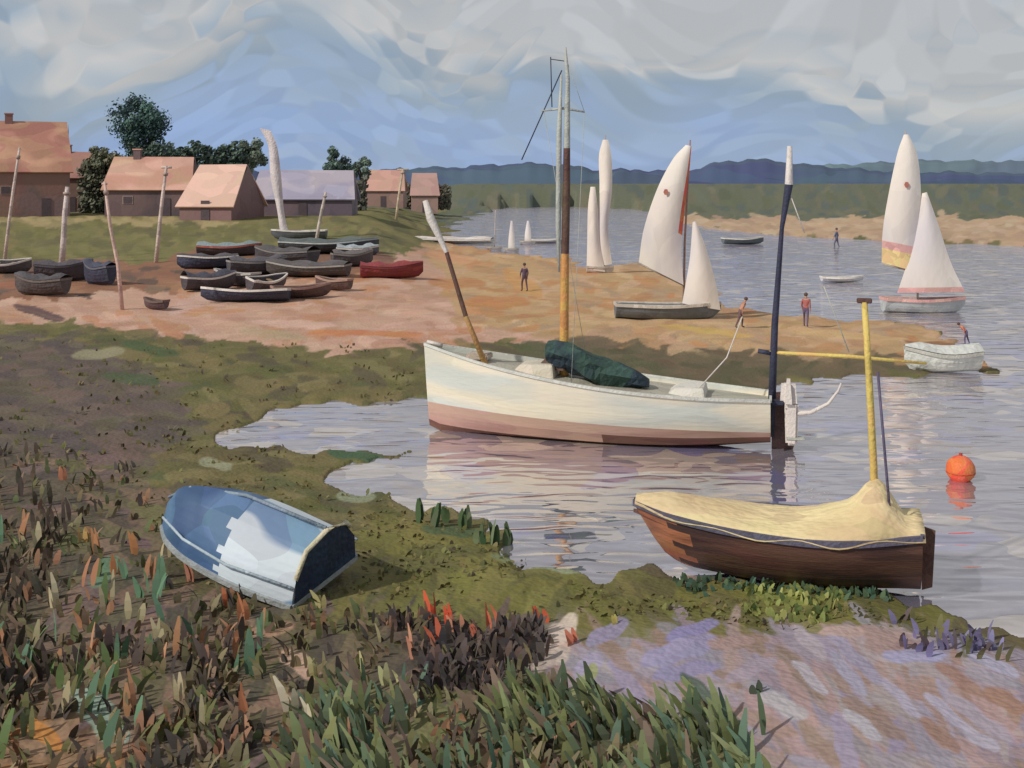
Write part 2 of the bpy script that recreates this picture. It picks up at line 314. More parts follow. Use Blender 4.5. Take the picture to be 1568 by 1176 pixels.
# ---------------------------------------------------------------- distant hills
def hills(name,prof,dist,m,seed):
    vs_=[];fs=[];xs=np.arange(prof[0][0],prof[-1][0],7); rows=[(0,0),(.05,.55),(.12,.85),(.25,1),(.6,.7),(1,0)]
    for px in xs:
        top=np.interp(px,[p[0] for p in prof],[p[1] for p in prof])+1.5*math.sin(px*.09+seed)+1.2*math.sin(px*.23+seed)+random.uniform(-.8,.8)
        z=H+(HY-top)*dist/F
        for dy,k in rows:
            D=dist+dy*260; vs_.append(((px-CX)*D/F,D-25,-1+(z+1)*k))
    r=len(rows)
    for i in range(len(xs)-1):
        for k in range(r-1): fs.append((i*r+k,(i+1)*r+k,(i+1)*r+k+1,i*r+k+1))
    mesh(name,vs_,fs,m,smooth=True)
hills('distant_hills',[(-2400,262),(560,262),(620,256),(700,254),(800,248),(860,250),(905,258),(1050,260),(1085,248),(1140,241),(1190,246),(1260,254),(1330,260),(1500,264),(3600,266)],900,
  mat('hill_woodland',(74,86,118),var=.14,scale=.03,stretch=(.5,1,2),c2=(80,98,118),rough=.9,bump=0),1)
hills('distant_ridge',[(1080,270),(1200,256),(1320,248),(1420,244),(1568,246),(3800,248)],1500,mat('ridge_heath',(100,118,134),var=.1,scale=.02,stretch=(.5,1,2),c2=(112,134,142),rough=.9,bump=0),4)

# ---------------------------------------------------------------- houses
winm=M((90,78,84),rough=.4,var=.1); white=M((170,148,140),var=.08,scale=2)
def house(name,px,dist,wpx,top,yaw,wallc,roofc,dep=6.0,walls=.6,chim=True,nwin=2,wc2=None,rc2=None):
    X=(px-CX)*dist/F; z=float(height(np.array([X]),np.array([dist]))[0])-0.1
    wd=wpx*dist/F; tot=H+(HY-top)*dist/F-z; hw=tot*walls; 
    e=empty(name,(X,dist,z),yaw)
    wl=M(wallc,var=.1,scale=.45,bump=.05,c2=wc2 or wallc); rf=M(roofc,var=.1,scale=.4,stretch=(1,1,2),bump=.05,c2=rc2 or roofc)
    a=wd/2; b=dep/2
    vs_=[(-a,-b,0),(a,-b,0),(a,b,0),(-a,b,0),(-a,-b,hw),(a,-b,hw),(a,b,hw),(-a,b,hw),(-a,0,tot-.12),(a,0,tot-.12)]
    mesh('walls',vs_,[(0,1,5,4),(2,3,7,6),(1,2,6,9,5),(3,0,4,8,7)],wl,e)
    o=.35; sl=(tot-hw)/b; rs=.5
    rv=[(-a-o,-b-o,hw-o*sl),(a+o,-b-o,hw-o*sl),(a+o-rs,0,tot+.06*math.sin(px)),(-a-o+rs,0,tot),(a+o,b+o,hw-o*sl),(-a-o,b+o,hw-o*sl)]
    ro=mesh('roof',rv,[(0,1,2,3),(3,2,4,5)],rf,e); md=ro.modifiers.new('s','SOLIDIFY'); md.thickness=.16
    if chim:
        box('chimney',(-a*.4,0,tot+.2),(.8,.6,1.1),wl,e,.03); box('chimney_cap',(-a*.4,0,tot+.8),(.95,.75,.14),rf,e)
    for i in range(nwin):
        x=-a+wd*(i+.6)/(nwin+.2)
        if i==nwin//2: box('door',(x,-b-.03,1.0),(.9,.08,2.0),winm,e); continue
        zz=hw*.55
        box('window_frame',(x,-b-.02,zz),(1.1,.06,.9),white,e); box('window_glass',(x,-b-.05,zz),(.92,.06,.76),winm,e)
    return e
house('brick_house',40,122,120,186,math.radians(24),(146,112,104),(180,132,114),dep=9,walls=.5,nwin=2,wc2=(128,106,106),rc2=(206,156,134))  # house walls and roofs paled: distance haze put into the albedo
house('brick_house',-80,126,120,200,math.radians(-10),(142,108,100),(164,122,108),dep=8)
house('brick_cottage',236,122,124,240,math.radians(4),(118,98,100),(212,170,152),dep=6,walls=.5,wc2=(100,86,92),rc2=(196,150,132))
house('brick_cottage',342,114,80,252,math.radians(-8),(136,106,106),(224,186,170),dep=9,walls=.3,chim=False,nwin=1)
house('boat_shed',470,124,146,260,math.radians(3),(120,102,110),(164,160,182),dep=7,walls=.42,chim=False,nwin=1,wc2=(102,92,104),rc2=(182,174,186))
house('brick_cottage',590,190,60,260,0,(156,126,118),(200,158,144),dep=6,walls=.5,chim=False,nwin=1)
house('brick_cottage',650,210,40,265,.1,(164,136,128),(186,152,144),dep=6,walls=.5,chim=False,nwin=1)
house('brick_cottage',118,142,64,232,.2,(136,108,100),(166,126,114),dep=7,nwin=1)

# ---------------------------------------------------------------- trees
def tree(name,px,dist,w,h,top,cols,trunk=True,nclump=26,leaf=.42,nl=190):
    X=(px-CX)*dist/F; z=float(height(np.array([X]),np.array([dist]))[0]); s=dist/F
    zt=H+(HY-top)*s; rw=w*s/2; rh=h*s/2; cz=zt-rh
    e=empty(name,(X,dist,z)); cz-=z
    bark=M((84,70,60)); tube('trunk',[(0,0,-.2),(.1,0,cz*.4),(.0,.1,cz+rh*.3)],[.32,.24,.08],bark,e)
    for i in range(6):
        a=i*1.05; tube('limb_%d'%(i+1),[(0.05,0,cz*.5),(math.cos(a)*rw*.35,math.sin(a)*rw*.35,cz),(math.cos(a)*rw*.7,math.sin(a)*rw*.7,cz+rh*.3*math.sin(i*2))],[.14,.09,.03],bark,e,6)
    vs_=[];fs=[];mi=[]
    for c in range(nclump):
        d=Vector((random.gauss(0,1),random.gauss(0,1),random.gauss(0,1))).normalized()*random.uniform(.3,.9)
        cc=Vector((d.x*rw,d.y*rw,cz+d.z*rh)); r=random.uniform(.24,.42)*min(rw,rh); mm=random.choice([0,0,1,2]) if d.z<.2 else random.choice([0,1,1,2])
        for k in range(nl):
            dd=Vector((random.gauss(0,1),random.gauss(0,1),random.gauss(0,.8))).normalized()
            p=cc+dd*r*random.uniform(.4,1.05)
            n1=(dd+Vector((random.gauss(0,.5),random.gauss(0,.5),random.gauss(0,.5)))).normalized(); n2=n1.orthogonal().normalized(); n3=n1.cross(n2)
            L=leaf*random.uniform(.6,1.3); i=len(vs_)
            vs_+= [p-n2*L*.5,p+n3*L*.3,p+n2*L*.5,p-n3*L*.3]; fs.append((i,i+1,i+2,i+3)); mi.append(mm if random.random()<.8 else 0)
    mesh('crown',vs_,fs,[M(c,var=.12,scale=1,bump=0) for c in cols],e,mi)
tree('pine_tree',220,138,104,106,136,[(74,102,96),(94,126,114),(60,82,84)],nclump=34)
tree('round_tree',160,132,66,80,208,[(116,120,98),(132,132,108),(98,106,88)],nclump=20)
tree('round_tree',380,136,60,70,208,[(120,134,116),(136,150,132),(100,114,100)],nclump=20)
tree('small_tree',515,160,54,50,224,[(86,108,100),(108,132,118),(72,88,86)],nclump=14)
tree('small_tree',555,170,40,40,240,[(108,122,114),(118,138,124),(94,106,102)],nclump=12)
def hedge(name,px0,px1,dist,top,cols):
    e=empty(name,(0,0,0)); vs_=[];fs=[];mi=[]; s=dist/F
    for k in range(int(40*(px1-px0))):
        px=random.uniform(px0,px1); X=(px-CX)*s; tp=top+5*math.sin(px*.12)+3*math.sin(px*.31)
        zt=H+(HY-tp)*s; z=random.uniform(1.5,zt); p=Vector((X,dist+random.uniform(-1.5,1.5),z))
        n1=Vector((random.gauss(0,.7),random.gauss(-.6,.7),random.gauss(.4,.7))).normalized(); n2=n1.orthogonal().normalized(); n3=n1.cross(n2); L=random.uniform(.4,.9); i=len(vs_)
        vs_+= [p-n2*L*.5,p+n3*L*.3,p+n2*L*.5,p-n3*L*.3]; fs.append((i,i+1,i+2,i+3)); mi.append(int((math.sin(px*.2)+1)*1.2)%3)
    mesh('foliage',vs_,fs,[M(c,var=.12,scale=1,bump=0) for c in cols],e,mi)
hedge('hedgerow',200,375,134,224,[(76,94,84),(86,104,90),(66,82,76)])
hedge('hedgerow',125,200,132,250,[(110,112,96),(98,104,86),(116,116,100)])
hedge('hedgerow',375,560,150,276,[(106,106,96),(116,108,100),(94,102,90)])
hedge('hedgerow',560,690,215,284,[(112,112,96),(126,112,102),(100,108,92)])

# ---------------------------------------------------------------- boats
def ip(t,pts):
    xs=[p[0] for p in pts]; ys=[p[1] for p in pts]
    t=min(max(t,xs[0]),xs[-1])
    for i in range(len(xs)-1):
        if t<=xs[i+1]:
            k=(t-xs[i])/(xs[i+1]-xs[i]); m0=(ys[i+1]-ys[max(i-1,0)])/(xs[i+1]-xs[max(i-1,0)])*(xs[i+1]-xs[i]); m1=(ys[min(i+2,len(ys)-1)]-ys[i])/(xs[min(i+2,len(ys)-1)]-xs[i])*(xs[i+1]-xs[i])
            return (2*k**3-3*k**2+1)*ys[i]+(k**3-2*k**2+k)*m0+(-2*k**3+3*k**2)*ys[i+1]+(k**3-k**2)*m1
def hull(e,L,hb,sheer,keel,rake=0.0,mats=None,wl=None,rim=None,nst=26,ns=9,deck=None,deckdrop=.12,sx=.75,sz=1.5,bowmat=None,rimw=.05,rimh=.06):
    P=[]
    for i in range(nst+1):
        t_=i/nst; h=max(0.0,ip(t_,hb)); zs=ip(t_,sheer); zk=ip(t_,keel); row=[]
        sw_=None
        if wl is not None: sw_=max(.05,min(.9,(wl(t_)-zk)/(zs-zk)))**(1/sz)
        for j in range(ns+1):
            s=j/ns
            if sw_ is not None: s=sw_*j/3 if j<=3 else sw_+(1-sw_)*(j-3)/(ns-3)
            a=s*math.pi/2
            y=h*math.sin(a)**sx; z=zk+(zs-zk)*s**sz
            x=t_*L+rake*max(0,t_-.6)/.4*s
            row.append((x,y,z))
        P.append(row)
    vs_=[];fs=[];mi=[]
    for row in P:
        for p in row: vs_.append((p[0],-p[1],p[2]))
        for p in row: vs_.append((p[0],p[1],p[2]))
    W=2*(ns+1)
    for i in range(nst):
        for j in range(ns):
            k=0
            if wl is not None and j<3: k=1 if j>=(2 if i<nst*.45 else 1) else 2
            if bowmat and i/nst>bowmat+.03*math.sin(j*2): k=2
            a=i*W+j; fs.append((a,a+W,a+W+1,a+1)); mi.append(k)
            a=i*W+ns+1+j; fs.append((a,a+1,a+W+1,a+W)); mi.append(k)
    for j in range(ns): fs.append((j,j+1,ns+1+j+1,ns+1+j)); mi.append(0)
    o=mesh('hull',vs_,fs,mats,e,mi,smooth=False)
    md=o.modifiers.new('s','SOLIDIFY'); md.thickness=.03; md.offset=-1
    if rim:
        for sgn,nm in ((-1,'gunwale_port'),(1,'gunwale_starboard')):
            rv=[];rf=[]
            for row in P:
                x,y,z=row[-1]; y=y+.01
                for dy,dz in ((-rimw*.5,-rimh*.5),(rimw*.5,-rimh*.5),(rimw*.5,rimh*.5),(-rimw*.5,rimh*.5)): rv.append((x,sgn*(y+dy),z+dz))
            for i in range(nst):
                for k in range(4): rf.append((i*4+k,i*4+(k+1)%4,i*4+4+(k+1)%4,i*4+4+k))
            rf+= [(0,1,2,3),tuple(nst*4+k for k in range(4))]
            mesh(nm,rv,rf,rim,e)
        x,y,z=P[0][-1]; box('transom_rail',(x,0,z),(.05,2*y,rimh),rim,e)
    if deck:
        dv=[];dfc=[]
        for i,row in enumerate(P):
            x,y,z=row[-1]; y=max(0,y-.03)
            dv+= [(x,-y,z-deckdrop),(x,0,z-deckdrop+.05),(x,y,z-deckdrop)]
        for i in range(nst): dfc+= [(i*3,i*3+3,i*3+4,i*3+1),(i*3+1,i*3+4,i*3+5,i*3+2)]
        mesh('deck',dv,dfc,deck,e)
    return P

# --- main white sailing boat
a=g0(1180,686); b=g0(658,658)
ax=Vector((b[0]-a[0],b[1]-a[1],0)); L=ax.length
e=empty('white_sailboat',(a[0],a[1],0),math.atan2(ax.y,ax.x))
wh=mat('hull_white',(228,220,200),var=.06,scale=1.1,stretch=(.4,1,2.2),c2=(204,208,202),rough=.5,hue=.008,bump=.06)
pk=mat('hull_antifoul',(194,160,146),var=.08,scale=1.4,stretch=(.4,1,3),c2=(178,142,130),rough=.6,bump=.06)
bt=mat('hull_bottom',(118,84,74),var=.16,scale=2,stretch=(.4,1,3),rough=.6,bump=.06)
P=hull(e,L,[(0,.55),(.2,.95),(.45,1.15),(.7,.95),(.88,.5),(1,.04)],[(0,1.08),(.25,1.16),(.5,1.32),(.75,1.58),(1,1.93)],[(0,.12),(.3,-.1),(.7,-.1),(.96,-.02),(1,.1)],
  mats=[wh,pk,bt],wl=lambda t_:.4+.24*t_,rim=M((208,208,202),var=.1),deck=M((176,172,158),var=.12),deckdrop=.1,sx=.55,sz=1.15,rake=.12)
mesh('transom_panel',[(-.012,-.5,.3),(-.012,.5,.3),(-.012,.53,1.02),(-.012,-.53,1.02)],[(0,1,2,3)],M((150,140,128)),e)
def hl(px,z,y=0): return Vector(((1180-px)/522*L,y,z))
def cabin(nm,x0,x1,wd,z0,z1,m):
    vs_=[(x0,-wd,z0),(x1,-wd*.7,z0),(x1,wd*.7,z0),(x0,wd,z0),(x0+.05,-wd*.85,z1),(x1-.35,-wd*.55,z1-.04),(x1-.35,wd*.55,z1-.04),(x0+.05,wd*.85,z1)]
    o=mesh(nm,vs_,[(0,1,5,4),(1,2,6,5),(2,3,7,6),(3,0,4,7),(4,5,6,7)],m,e); bv=o.modifiers.new('b','BEVEL'); bv.width=.05; bv.segments=2
cabin('cabin',4.5,5.65,.55,1.25,1.64,M((210,200,184),var=.1))
cabin('companionway',4.3,5.0,.35,1.5,1.88,M((100,74,68),var=.15))
cabin('cockpit_coaming',1.3,2.3,.55,.95,1.27,M((214,210,202),var=.1))
box('foredeck_hatch',(6.3,0,1.7),(.5,.5,.14),M((190,176,160)),e,.03)
cv=[];cf=[];nseg=20
for i in range(nseg+1):
    tt=i/nseg; x=4.72-tt*2.2; zc=1.93-.66*tt+.04*math.sin(tt*9); r=.05+.31*math.sin(math.pi*min(1,tt*.86+.12))**.55*(1-.25*tt)
    for k in range(12):
        an=2*math.pi*k/12; rr=r*(1+.14*math.sin(k*2+tt*11)+.06*math.sin(k*3-tt*29))
        cv.append((x,.15+rr*math.cos(an)*1.3,zc+rr*math.sin(an)*(.75 if math.sin(an)>0 else 1.1)))
for i in range(nseg):
    for k in range(12): cf.append((i*12+k,i*12+(k+1)%12,i*12+12+(k+1)%12,i*12+12+k))
cf+=[tuple(range(12)),tuple(nseg*12+k for k in range(12))]
mesh('sail_cover',cv,cf,mat('green_canvas',(62,86,80),var=.22,scale=2.4,c2=(50,64,74),rough=.85),e,smooth=False)
ora=M((206,156,90),var=.12,scale=3); drk=M((102,76,66),var=.18,scale=3); pal=M((178,180,172),var=.12,scale=3); navy=M((58,60,80),var=.2,scale=3); wsp=M((216,208,202),var=.08,scale=3); yel=M((218,188,110),var=.1,scale=3)
xm=hl(873,0).x
tube('main_mast',[(xm,0,1.2),(xm,0,2.2),(xm-.02,0,4.0),(xm-.05,0,5.2),(xm-.06,0,6.3),(xm-.08,0,7.8),(xm-.03,0,8.5)],[.105,.1,.09,.085,.075,.05,.02],None,e,mats=[ora,drk,pal],mi_seg=[0,0,1,1,2,2],n=10)
tube('rolled_sail',[(xm+.1,.06,3.6),(xm+.12,.06,4.6),(xm+.1,.06,6.6),(xm+.05,.05,7.9)],[.02,.06,.06,.02],pal,e)
tube('crosstree',[(xm+.5,0,7.12),(xm,0,7.17),(xm-.45,0,7.08)],[.018,.03,.018],pal,e)
tube('masthead_pole',[(xm+.3,0,8.3),(xm+.27,0,7.2)],[.012,.012],navy,e); tube('masthead_strut',[(xm+.3,0,8.25),(xm,0,8.2)],.01,navy,e)
tube('halyard',[(xm+.05,0,8.0),(xm+.95,0,6.05)],.014,navy,e,5)
for nm,p0,p1 in [('shroud_port',(xm-.45,0,7.08),(xm-.35,1.05,1.35)),('shroud_starboard',(xm+.45,0,7.1),(xm-.35,-1.05,1.35)),('upper_shroud',(xm-.03,0,8.3),(xm-.45,0,7.08))]:
    tube(nm,[p0,p1],.006,pal,e,5)
tube('leaning_spar',[hl(758,1.4,.25),hl(722,2.6,.25),hl(690,4.0,.2),hl(664,4.75,.2),hl(655,5.15,.2)],[.07,.055,.05,.1,.06],None,e,mats=[M((196,152,100)),drk,wsp],mi_seg=[0,1,2,2])
tube('mizzen_mast',[hl(1180,.25),hl(1186,2.6),hl(1196,4.6),hl(1206,5.5),hl(1207,6.3)],[.085,.07,.045,.085,.05],None,e,mats=[navy,navy,wsp],mi_seg=[0,0,0,2])
tube('mizzen_boom',[hl(1172,2.0),hl(1290,1.97),hl(1395,1.88)],[.035,.04,.028],yel,e)
tube('mizzen_gooseneck',[hl(1162,2.02),hl(1180,1.98)],[.05,.05],navy,e)
tube('mizzen_sheet',[hl(1140,2.75,.2),hl(1118,1.9,.3),hl(1075,1.2,.4)],.014,wsp,e,5)
tube('mizzen_stay',[hl(1205,5.4),hl(1228,4.5)],.012,wsp,e,5); tube('mizzen_backstay',[hl(1255,3.4),hl(1290,2.05)],.012,pal,e,5)
tube('bowsprit_stub',[(L-.3,0,1.9),(L+.06,0,1.98)],[.05,.04],wsp,e)
mesh('rudder',[(-.02,-.03,.0),(-.45,-.03,.0),(-.55,-.03,.35),(-.3,-.03,1.2),(-.02,-.03,1.15),(-.02,.03,.0),(-.45,.03,.0),(-.55,.03,.35),(-.3,.03,1.2),(-.02,.03,1.15)],
  [(0,1,2,3,4),(9,8,7,6,5),(0,5,6,1),(1,6,7,2),(2,7,8,3),(3,8,9,4),(4,9,5,0)],M((84,62,62)),e)
box('outboard_cowl',(-.36,.22,1.2),(.36,.34,.6),wsp,e,.1,taper=.75); box('outboard_leg',(-.42,.22,.58),(.24,.14,.9),wsp,e,.05,taper=1.2); box('outboard_bracket',(-.12,.22,1.0),(.3,.2,.1),navy,e,.02)
box('propeller_plate',(-.5,.22,.28),(.38,.2,.05),pal,e,.01)
tube('outboard_tiller',[(-.45,.22,.78),(-.8,.22,.82),(-1.15,.22,1.02),(-1.35,.22,1.3),(-1.4,.22,1.45)],[.05,.045,.035,.025,.02],wsp,e)

# --- brown boat with cream cover
a=g0(1408,908); b=g0(1004,868); ax=Vector((b[0]-a[0],b[1]-a[1],0)); L2=ax.length
e=empty('wooden_dinghy',(a[0],a[1],0.05),math.atan2(ax.y,ax.x))
br=mat('dark_planking',(96,68,60),var=.18,scale=2,stretch=(.5,1,4),c2=(72,54,54),rough=.45,spec=.4,bump=.12); ob=mat('bow_planking',(172,114,82),var=.16,scale=2,stretch=(.6,1,3),c2=(124,84,66),rough=.5,bump=.12)
shr=[(0,.86),(.3,.74),(.6,.74),(.85,.8),(1,.86)]
hb2=[(0,.62),(.3,.78),(.6,.72),(.85,.45),(1,.04)]
hull(e,L2,hb2,shr,[(0,.0),(.5,-.08),(.85,.0),(.95,.14),(1,.34)],mats=[br,br,ob],rim=M((96,94,112),var=.2),deck=drk,deckdrop=.15,sx=.5,sz=1.0,bowmat=.82,rake=.32,rimh=.09)
mx2=(1408-1345)/404*L2
cvv=[];cff=[];ns2=30;nw=12
for i in range(ns2+1):
    tt=-.01+1.0*i/ns2; h=max(.02,ip(max(0,tt),hb2))+.035; zs=ip(max(0,tt),shr)
    x=tt*L2+.32*max(0,tt-.6)/.4; rid=.13+.05*math.sin(tt*9)+.36*math.exp(-((x-mx2)/.2)**2)+.14*math.exp(-((x-mx2-.35)/.55)**2)
    rid*=min(1,(1.06-tt)*6)
    if tt<.07: rid*=.5
    for k in range(nw+1):
        s=-1+2*k/nw; dr=(1-abs(s)**1.4)
        cvv.append((x,s*h,zs+.03+rid*dr-(.05+.03*math.sin(tt*23+s))*(abs(s)>.99)+.014*math.sin(k*2.1+tt*17)))
for i in range(ns2):
    for k in range(nw): cff.append((i*(nw+1)+k,i*(nw+1)+k+1,(i+1)*(nw+1)+k+1,(i+1)*(nw+1)+k))
co_=mesh('canvas_cover',cvv,cff,mat('cream_canvas',(226,206,162),var=.1,scale=1.8,stretch=(.6,1,1),c2=(208,184,144),rough=.85),e,smooth=True); md=co_.modifiers.new('s','SOLIDIFY'); md.thickness=.015
tube('mast',[(mx2,0,.2),(mx2+.03,0,1.6),(mx2+.1,0,3.0),(mx2+.15,0,3.82)],[.05,.05,.045,.04],yel,e); box('mast_cap',(mx2+.15,0,3.84),(.2,.06,.07),drk,e,.01)
tube('shroud',[(mx2-.18,.3,.9),(mx2-.02,.1,2.9)],.018,M((100,92,118)),e,6)
mesh('rudder',[(-.03,-.02,.0),(-.16,-.02,.05),(-.2,-.02,.8),(-.03,-.02,.85),(-.03,.02,.0),(-.16,.02,.05),(-.2,.02,.8),(-.03,.02,.85)],[(0,1,2,3),(7,6,5,4),(0,4,5,1),(1,5,6,2),(2,6,7,3),(3,7,4,0)],drk,e)

# --- blue upturned dinghy (modelled right way up, turned over and lying on one gunwale)
c=G(358,905); yaw=math.radians(153); Lb=2.75
hb3=[(0,.68),(.35,.74),(.65,.6),(.88,.3),(1,.03)]
e=empty('blue_dinghy',(c.x,c.y,c.z))
R_=Matrix.Rotation(yaw,4,'Z')@Matrix.Rotation(math.radians(-7),4,'Y')@Matrix.Rotation(math.radians(180-10),4,'X')
e.rotation_euler=R_.to_euler()
e.location=Vector((c.x-.02,c.y+.5,c.z+.82))-(Matrix.Rotation(yaw,4,'Z')@Vector((Lb/2,0,0)))
bl=mat('blue_hull_glare_paint',(120,148,180),var=.12,scale=1.3,stretch=(.6,1,1.6),c2=(200,210,220),rough=.6,fac2=(.46,.5),bump=.06); bl2=mat('blue_hull_shade_paint',(66,94,132),var=.2,scale=1.6,c2=(92,122,156),rough=.6,bump=.06); bd=M((42,56,80),var=.22,scale=2)  # white patches in the stern blue are painted sun glare
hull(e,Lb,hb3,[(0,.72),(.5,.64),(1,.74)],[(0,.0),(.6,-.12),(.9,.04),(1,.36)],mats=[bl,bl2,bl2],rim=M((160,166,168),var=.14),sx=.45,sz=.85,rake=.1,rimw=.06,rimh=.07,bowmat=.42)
mesh('transom',[(-.02,-.64,.69),(-.02,.64,.69),(-.02,.62,.36),(-.02,.4,.08),(-.02,0,-.0),(-.02,-.4,.08),(-.02,-.62,.36)],[tuple(range(7))],bd,e)  # navy paints in the shade of the face turned from the sun
tube('transom_trim',[(-.03,.5,.16),(-.03,.42,.07),(-.03,0,-.02),(-.03,-.42,.07),(-.03,-.64,.36)],.034,M((214,206,176)),e,6)
tube('keel_strip',[(-.02,0,-.05),(1.3,0,-.15),(2.3,0,.0),(2.72,0,.26)],[.025,.025,.025,.02],M((140,156,170)),e)
for s in (-1,1): tube('rubbing_strake',[(-.02,s*.68,.45),(1.0,s*.77,.38),(1.9,s*.58,.38),(2.7,s*.14,.5)],.02,M((176,192,204)),e,6)

# --- generic small boats
def dinghy(px,py,lpx,yaw,hc,rc,name='beached_dinghy',water=False,cover=None,depth=.55,mastt=None,tilt=0,zo=0,lump=.08):
    p=G(px,py) if not water else Vector((*g0(px,py),0)); s=p.y/F; Ln=lpx*s
    rot=Matrix.Rotation(yaw,4,'Z')@Matrix.Rotation(tilt,4,'X')
    e=empty(name,p+rot@Vector((-Ln/2,0,zo)),rot=rot.to_euler()); b=Ln*.2; d=depth
    hull(e,Ln,[(0,b*.75),(.4,b),(.75,b*.7),(1,.03)],[(0,d),(.5,d*.88),(1,d*1.2)],[(0,.06),(.5,0),(.9,.06),(1,d*.5)],mats=[M(hc,var=.2,scale=1)],rim=M(rc,var=.1),deck=M((118,104,96)) ,deckdrop=d*.35,sx=.5,sz=1.0,nst=14,ns=5,rimw=.07,rimh=.1)
    for tx in (.3,.6): box('thwart',(Ln*tx,0,d*.75),(.22,b*1.5,.05),M((150,128,104)),e,.01)
    if cover:
        vs_=[];fs=[]
        for i in range(11):
            t_=i/10; h=ip(t_,[(0,b*.75),(.4,b),(.75,b*.7),(1,.05)])+.05; zs=ip(t_,[(0,d),(.5,d*.88),(1,d*1.2)])+.07
            for k in range(7):
                q_=-1+k/3; vs_.append((t_*Ln,q_*h,zs+(.2+lump*math.sin(i*1.7+px))*(1-abs(q_)**1.5)*min(1,(1.05-t_)*4)))
        for i in range(10):
            for k in range(6): fs.append((i*7+k,i*7+k+1,i*7+7+k+1,i*7+7+k))
        mesh('boat_cover',vs_,fs,M(cover,var=.2,scale=1),e,smooth=True)
    return e
W_=(220,214,208); DK=(82,76,82); NV=(68,70,88)
dinghy(352,392,96,.1,DK,(190,106,90),cover=(140,152,156),depth=.7)
dinghy(318,412,90,3.5,NV,W_,cover=(92,88,94),tilt=.15,depth=.7)
dinghy(505,388,150,.05,(82,88,92),(190,196,194),cover=(100,108,108),depth=.85)
dinghy(435,404,110,2.7,(84,80,84),(130,126,124),cover=(98,94,96),depth=.85)
dinghy(395,420,90,.5,(84,82,88),(150,146,144),cover=(94,90,96),depth=.8)
dinghy(470,424,130,3.0,(88,82,80),(160,156,152),cover=(102,96,98),depth=.7)
dinghy(600,426,96,.15,(138,62,64),(122,58,60),cover=(142,66,66),depth=.7)
dinghy(540,408,64,.4,(92,88,92),(140,134,130),cover=(110,104,104),depth=.8)
dinghy(375,462,134,3.2,NV,W_,tilt=.1)
dinghy(322,444,84,.7,DK,W_,cover=(78,76,88),depth=.7)
dinghy(408,446,70,.9,(88,82,88),W_,tilt=.25,depth=.7)
dinghy(462,456,90,.4,(98,78,76),(166,134,124))
dinghy(360,438,80,2.7,(84,80,86),(186,180,176),depth=.7)
dinghy(510,444,60,2.8,(104,84,80),(170,140,128))
dinghy(548,392,64,.2,(94,100,108),W_,cover=(164,172,178))
dinghy(98,430,84,.35,DK,(94,90,96),cover=(90,84,90),depth=.9)
dinghy(150,436,64,2.6,NV,(108,108,120),cover=(78,80,98),depth=1.0)
dinghy(12,418,70,.2,(94,90,92),W_,tilt=.2,depth=.7)
dinghy(62,452,90,2.9,(88,80,80),(114,104,100),cover=(88,84,88),depth=.8)
dinghy(238,474,44,2.7,(98,80,84),(116,98,92),depth=.4)
dinghy(690,372,130,3.0,(214,206,198),W_,cover=(220,210,204),depth=.4)
dinghy(1442,570,114,3.14,(208,210,204),(186,184,176),name='white_dinghy',depth=.6,cover=(206,208,204),lump=.0)
dinghy(1138,374,64,.1,(98,106,112),W_,name='rowing_boat',water=True,depth=.6)
dinghy(1290,432,64,.0,(200,200,204),W_,name='rowing_boat',water=True,depth=.3)
dinghy(835,372,60,.0,(196,196,200),W_,name='rowing_boat',water=True,depth=.35)

# --- sails
def sail(e,nm,Ledge,Redge,s,ox,oy,mats,band=None,redge=False,belly=.25,y0=0):
    vs_=[];fs=[];mi=[];nh=18;nw=8
    tL=np.linspace(0,1,len(Ledge)); tR=np.linspace(0,1,len(Redge))
    for i in range(nh+1):
        t_=i/nh
        l0=[ip(t_,list(zip(tL,[p[k] for p in Ledge]))) for k in (0,1)]; r0=[ip(t_,list(zip(tR,[p[k] for p in Redge]))) for k in (0,1)]
        for j in range(nw+1):
            u=j/nw; x=l0[0]*(1-u)+r0[0]*u; y=l0[1]*(1-u)+r0[1]*u
            vs_.append(((x-ox)*s,y0-belly*math.sin(math.pi*u)*math.sin(math.pi*(.15+.8*t_))-.4*belly*u,(oy-y)*s))
    for i in range(nh):
        for j in range(nw):
            a=i*(nw+1)+j; fs.append((a,a+1,a+nw+2,a+nw+1)); k=0
            if band and i in band: k=band[i]
            if redge and j==nw-1 and i>5: k=1
            mi.append(k)
    return mesh(nm,vs_,fs,mats,e,mi,smooth=True)
sw=mat('sailcloth_white',(230,222,214),var=.07,scale=.6,stretch=(1,1,.5),c2=(212,206,210),rough=.8,bump=.05); rd=M((208,112,84)); pkk=M((224,174,170)); ye=M((232,204,148))
def ssail(name,py,ox,yaw=0,water=False):
    p=Vector((*g0(ox,py),0)) if water else G(ox,py)
    return empty(name,p,yaw),p.y/F
def smallhull(e,x0,x1,s,ox,hc,rc,d=.6):
    he=empty('hull_group',((x0-ox)*s,0,0)); he.parent=e; Ln=(x1-x0)*s
    if Ln<0: he.rotation_euler=(0,0,math.pi)
    Ln=abs(Ln); b=Ln*.16
    hull(he,Ln,[(0,b*.8),(.4,b),(.75,b*.65),(1,.03)],[(0,d),(.5,d*.9),(1,d*1.05)],[(0,.02),(.5,-.1),(.9,0),(1,d*.6)],mats=[M(hc,var=.15)],rim=M(rc),deck=M((180,176,170)),deckdrop=.05,sx=.5,sz=1,nst=14,ns=5,rimw=.08,rimh=.12)
e,s=ssail('sailing_dinghy',488,1045)
smallhull(e,942,1104,s,1045,(112,118,124),(206,198,188))
sail(e,'mainsail',[(978,402),(986,350),(1006,290),(1030,244),(1050,222)],[(1046,436),(1043,380),(1048,320),(1055,262),(1058,224)],s,1045,488,[sw,rd],redge=True)
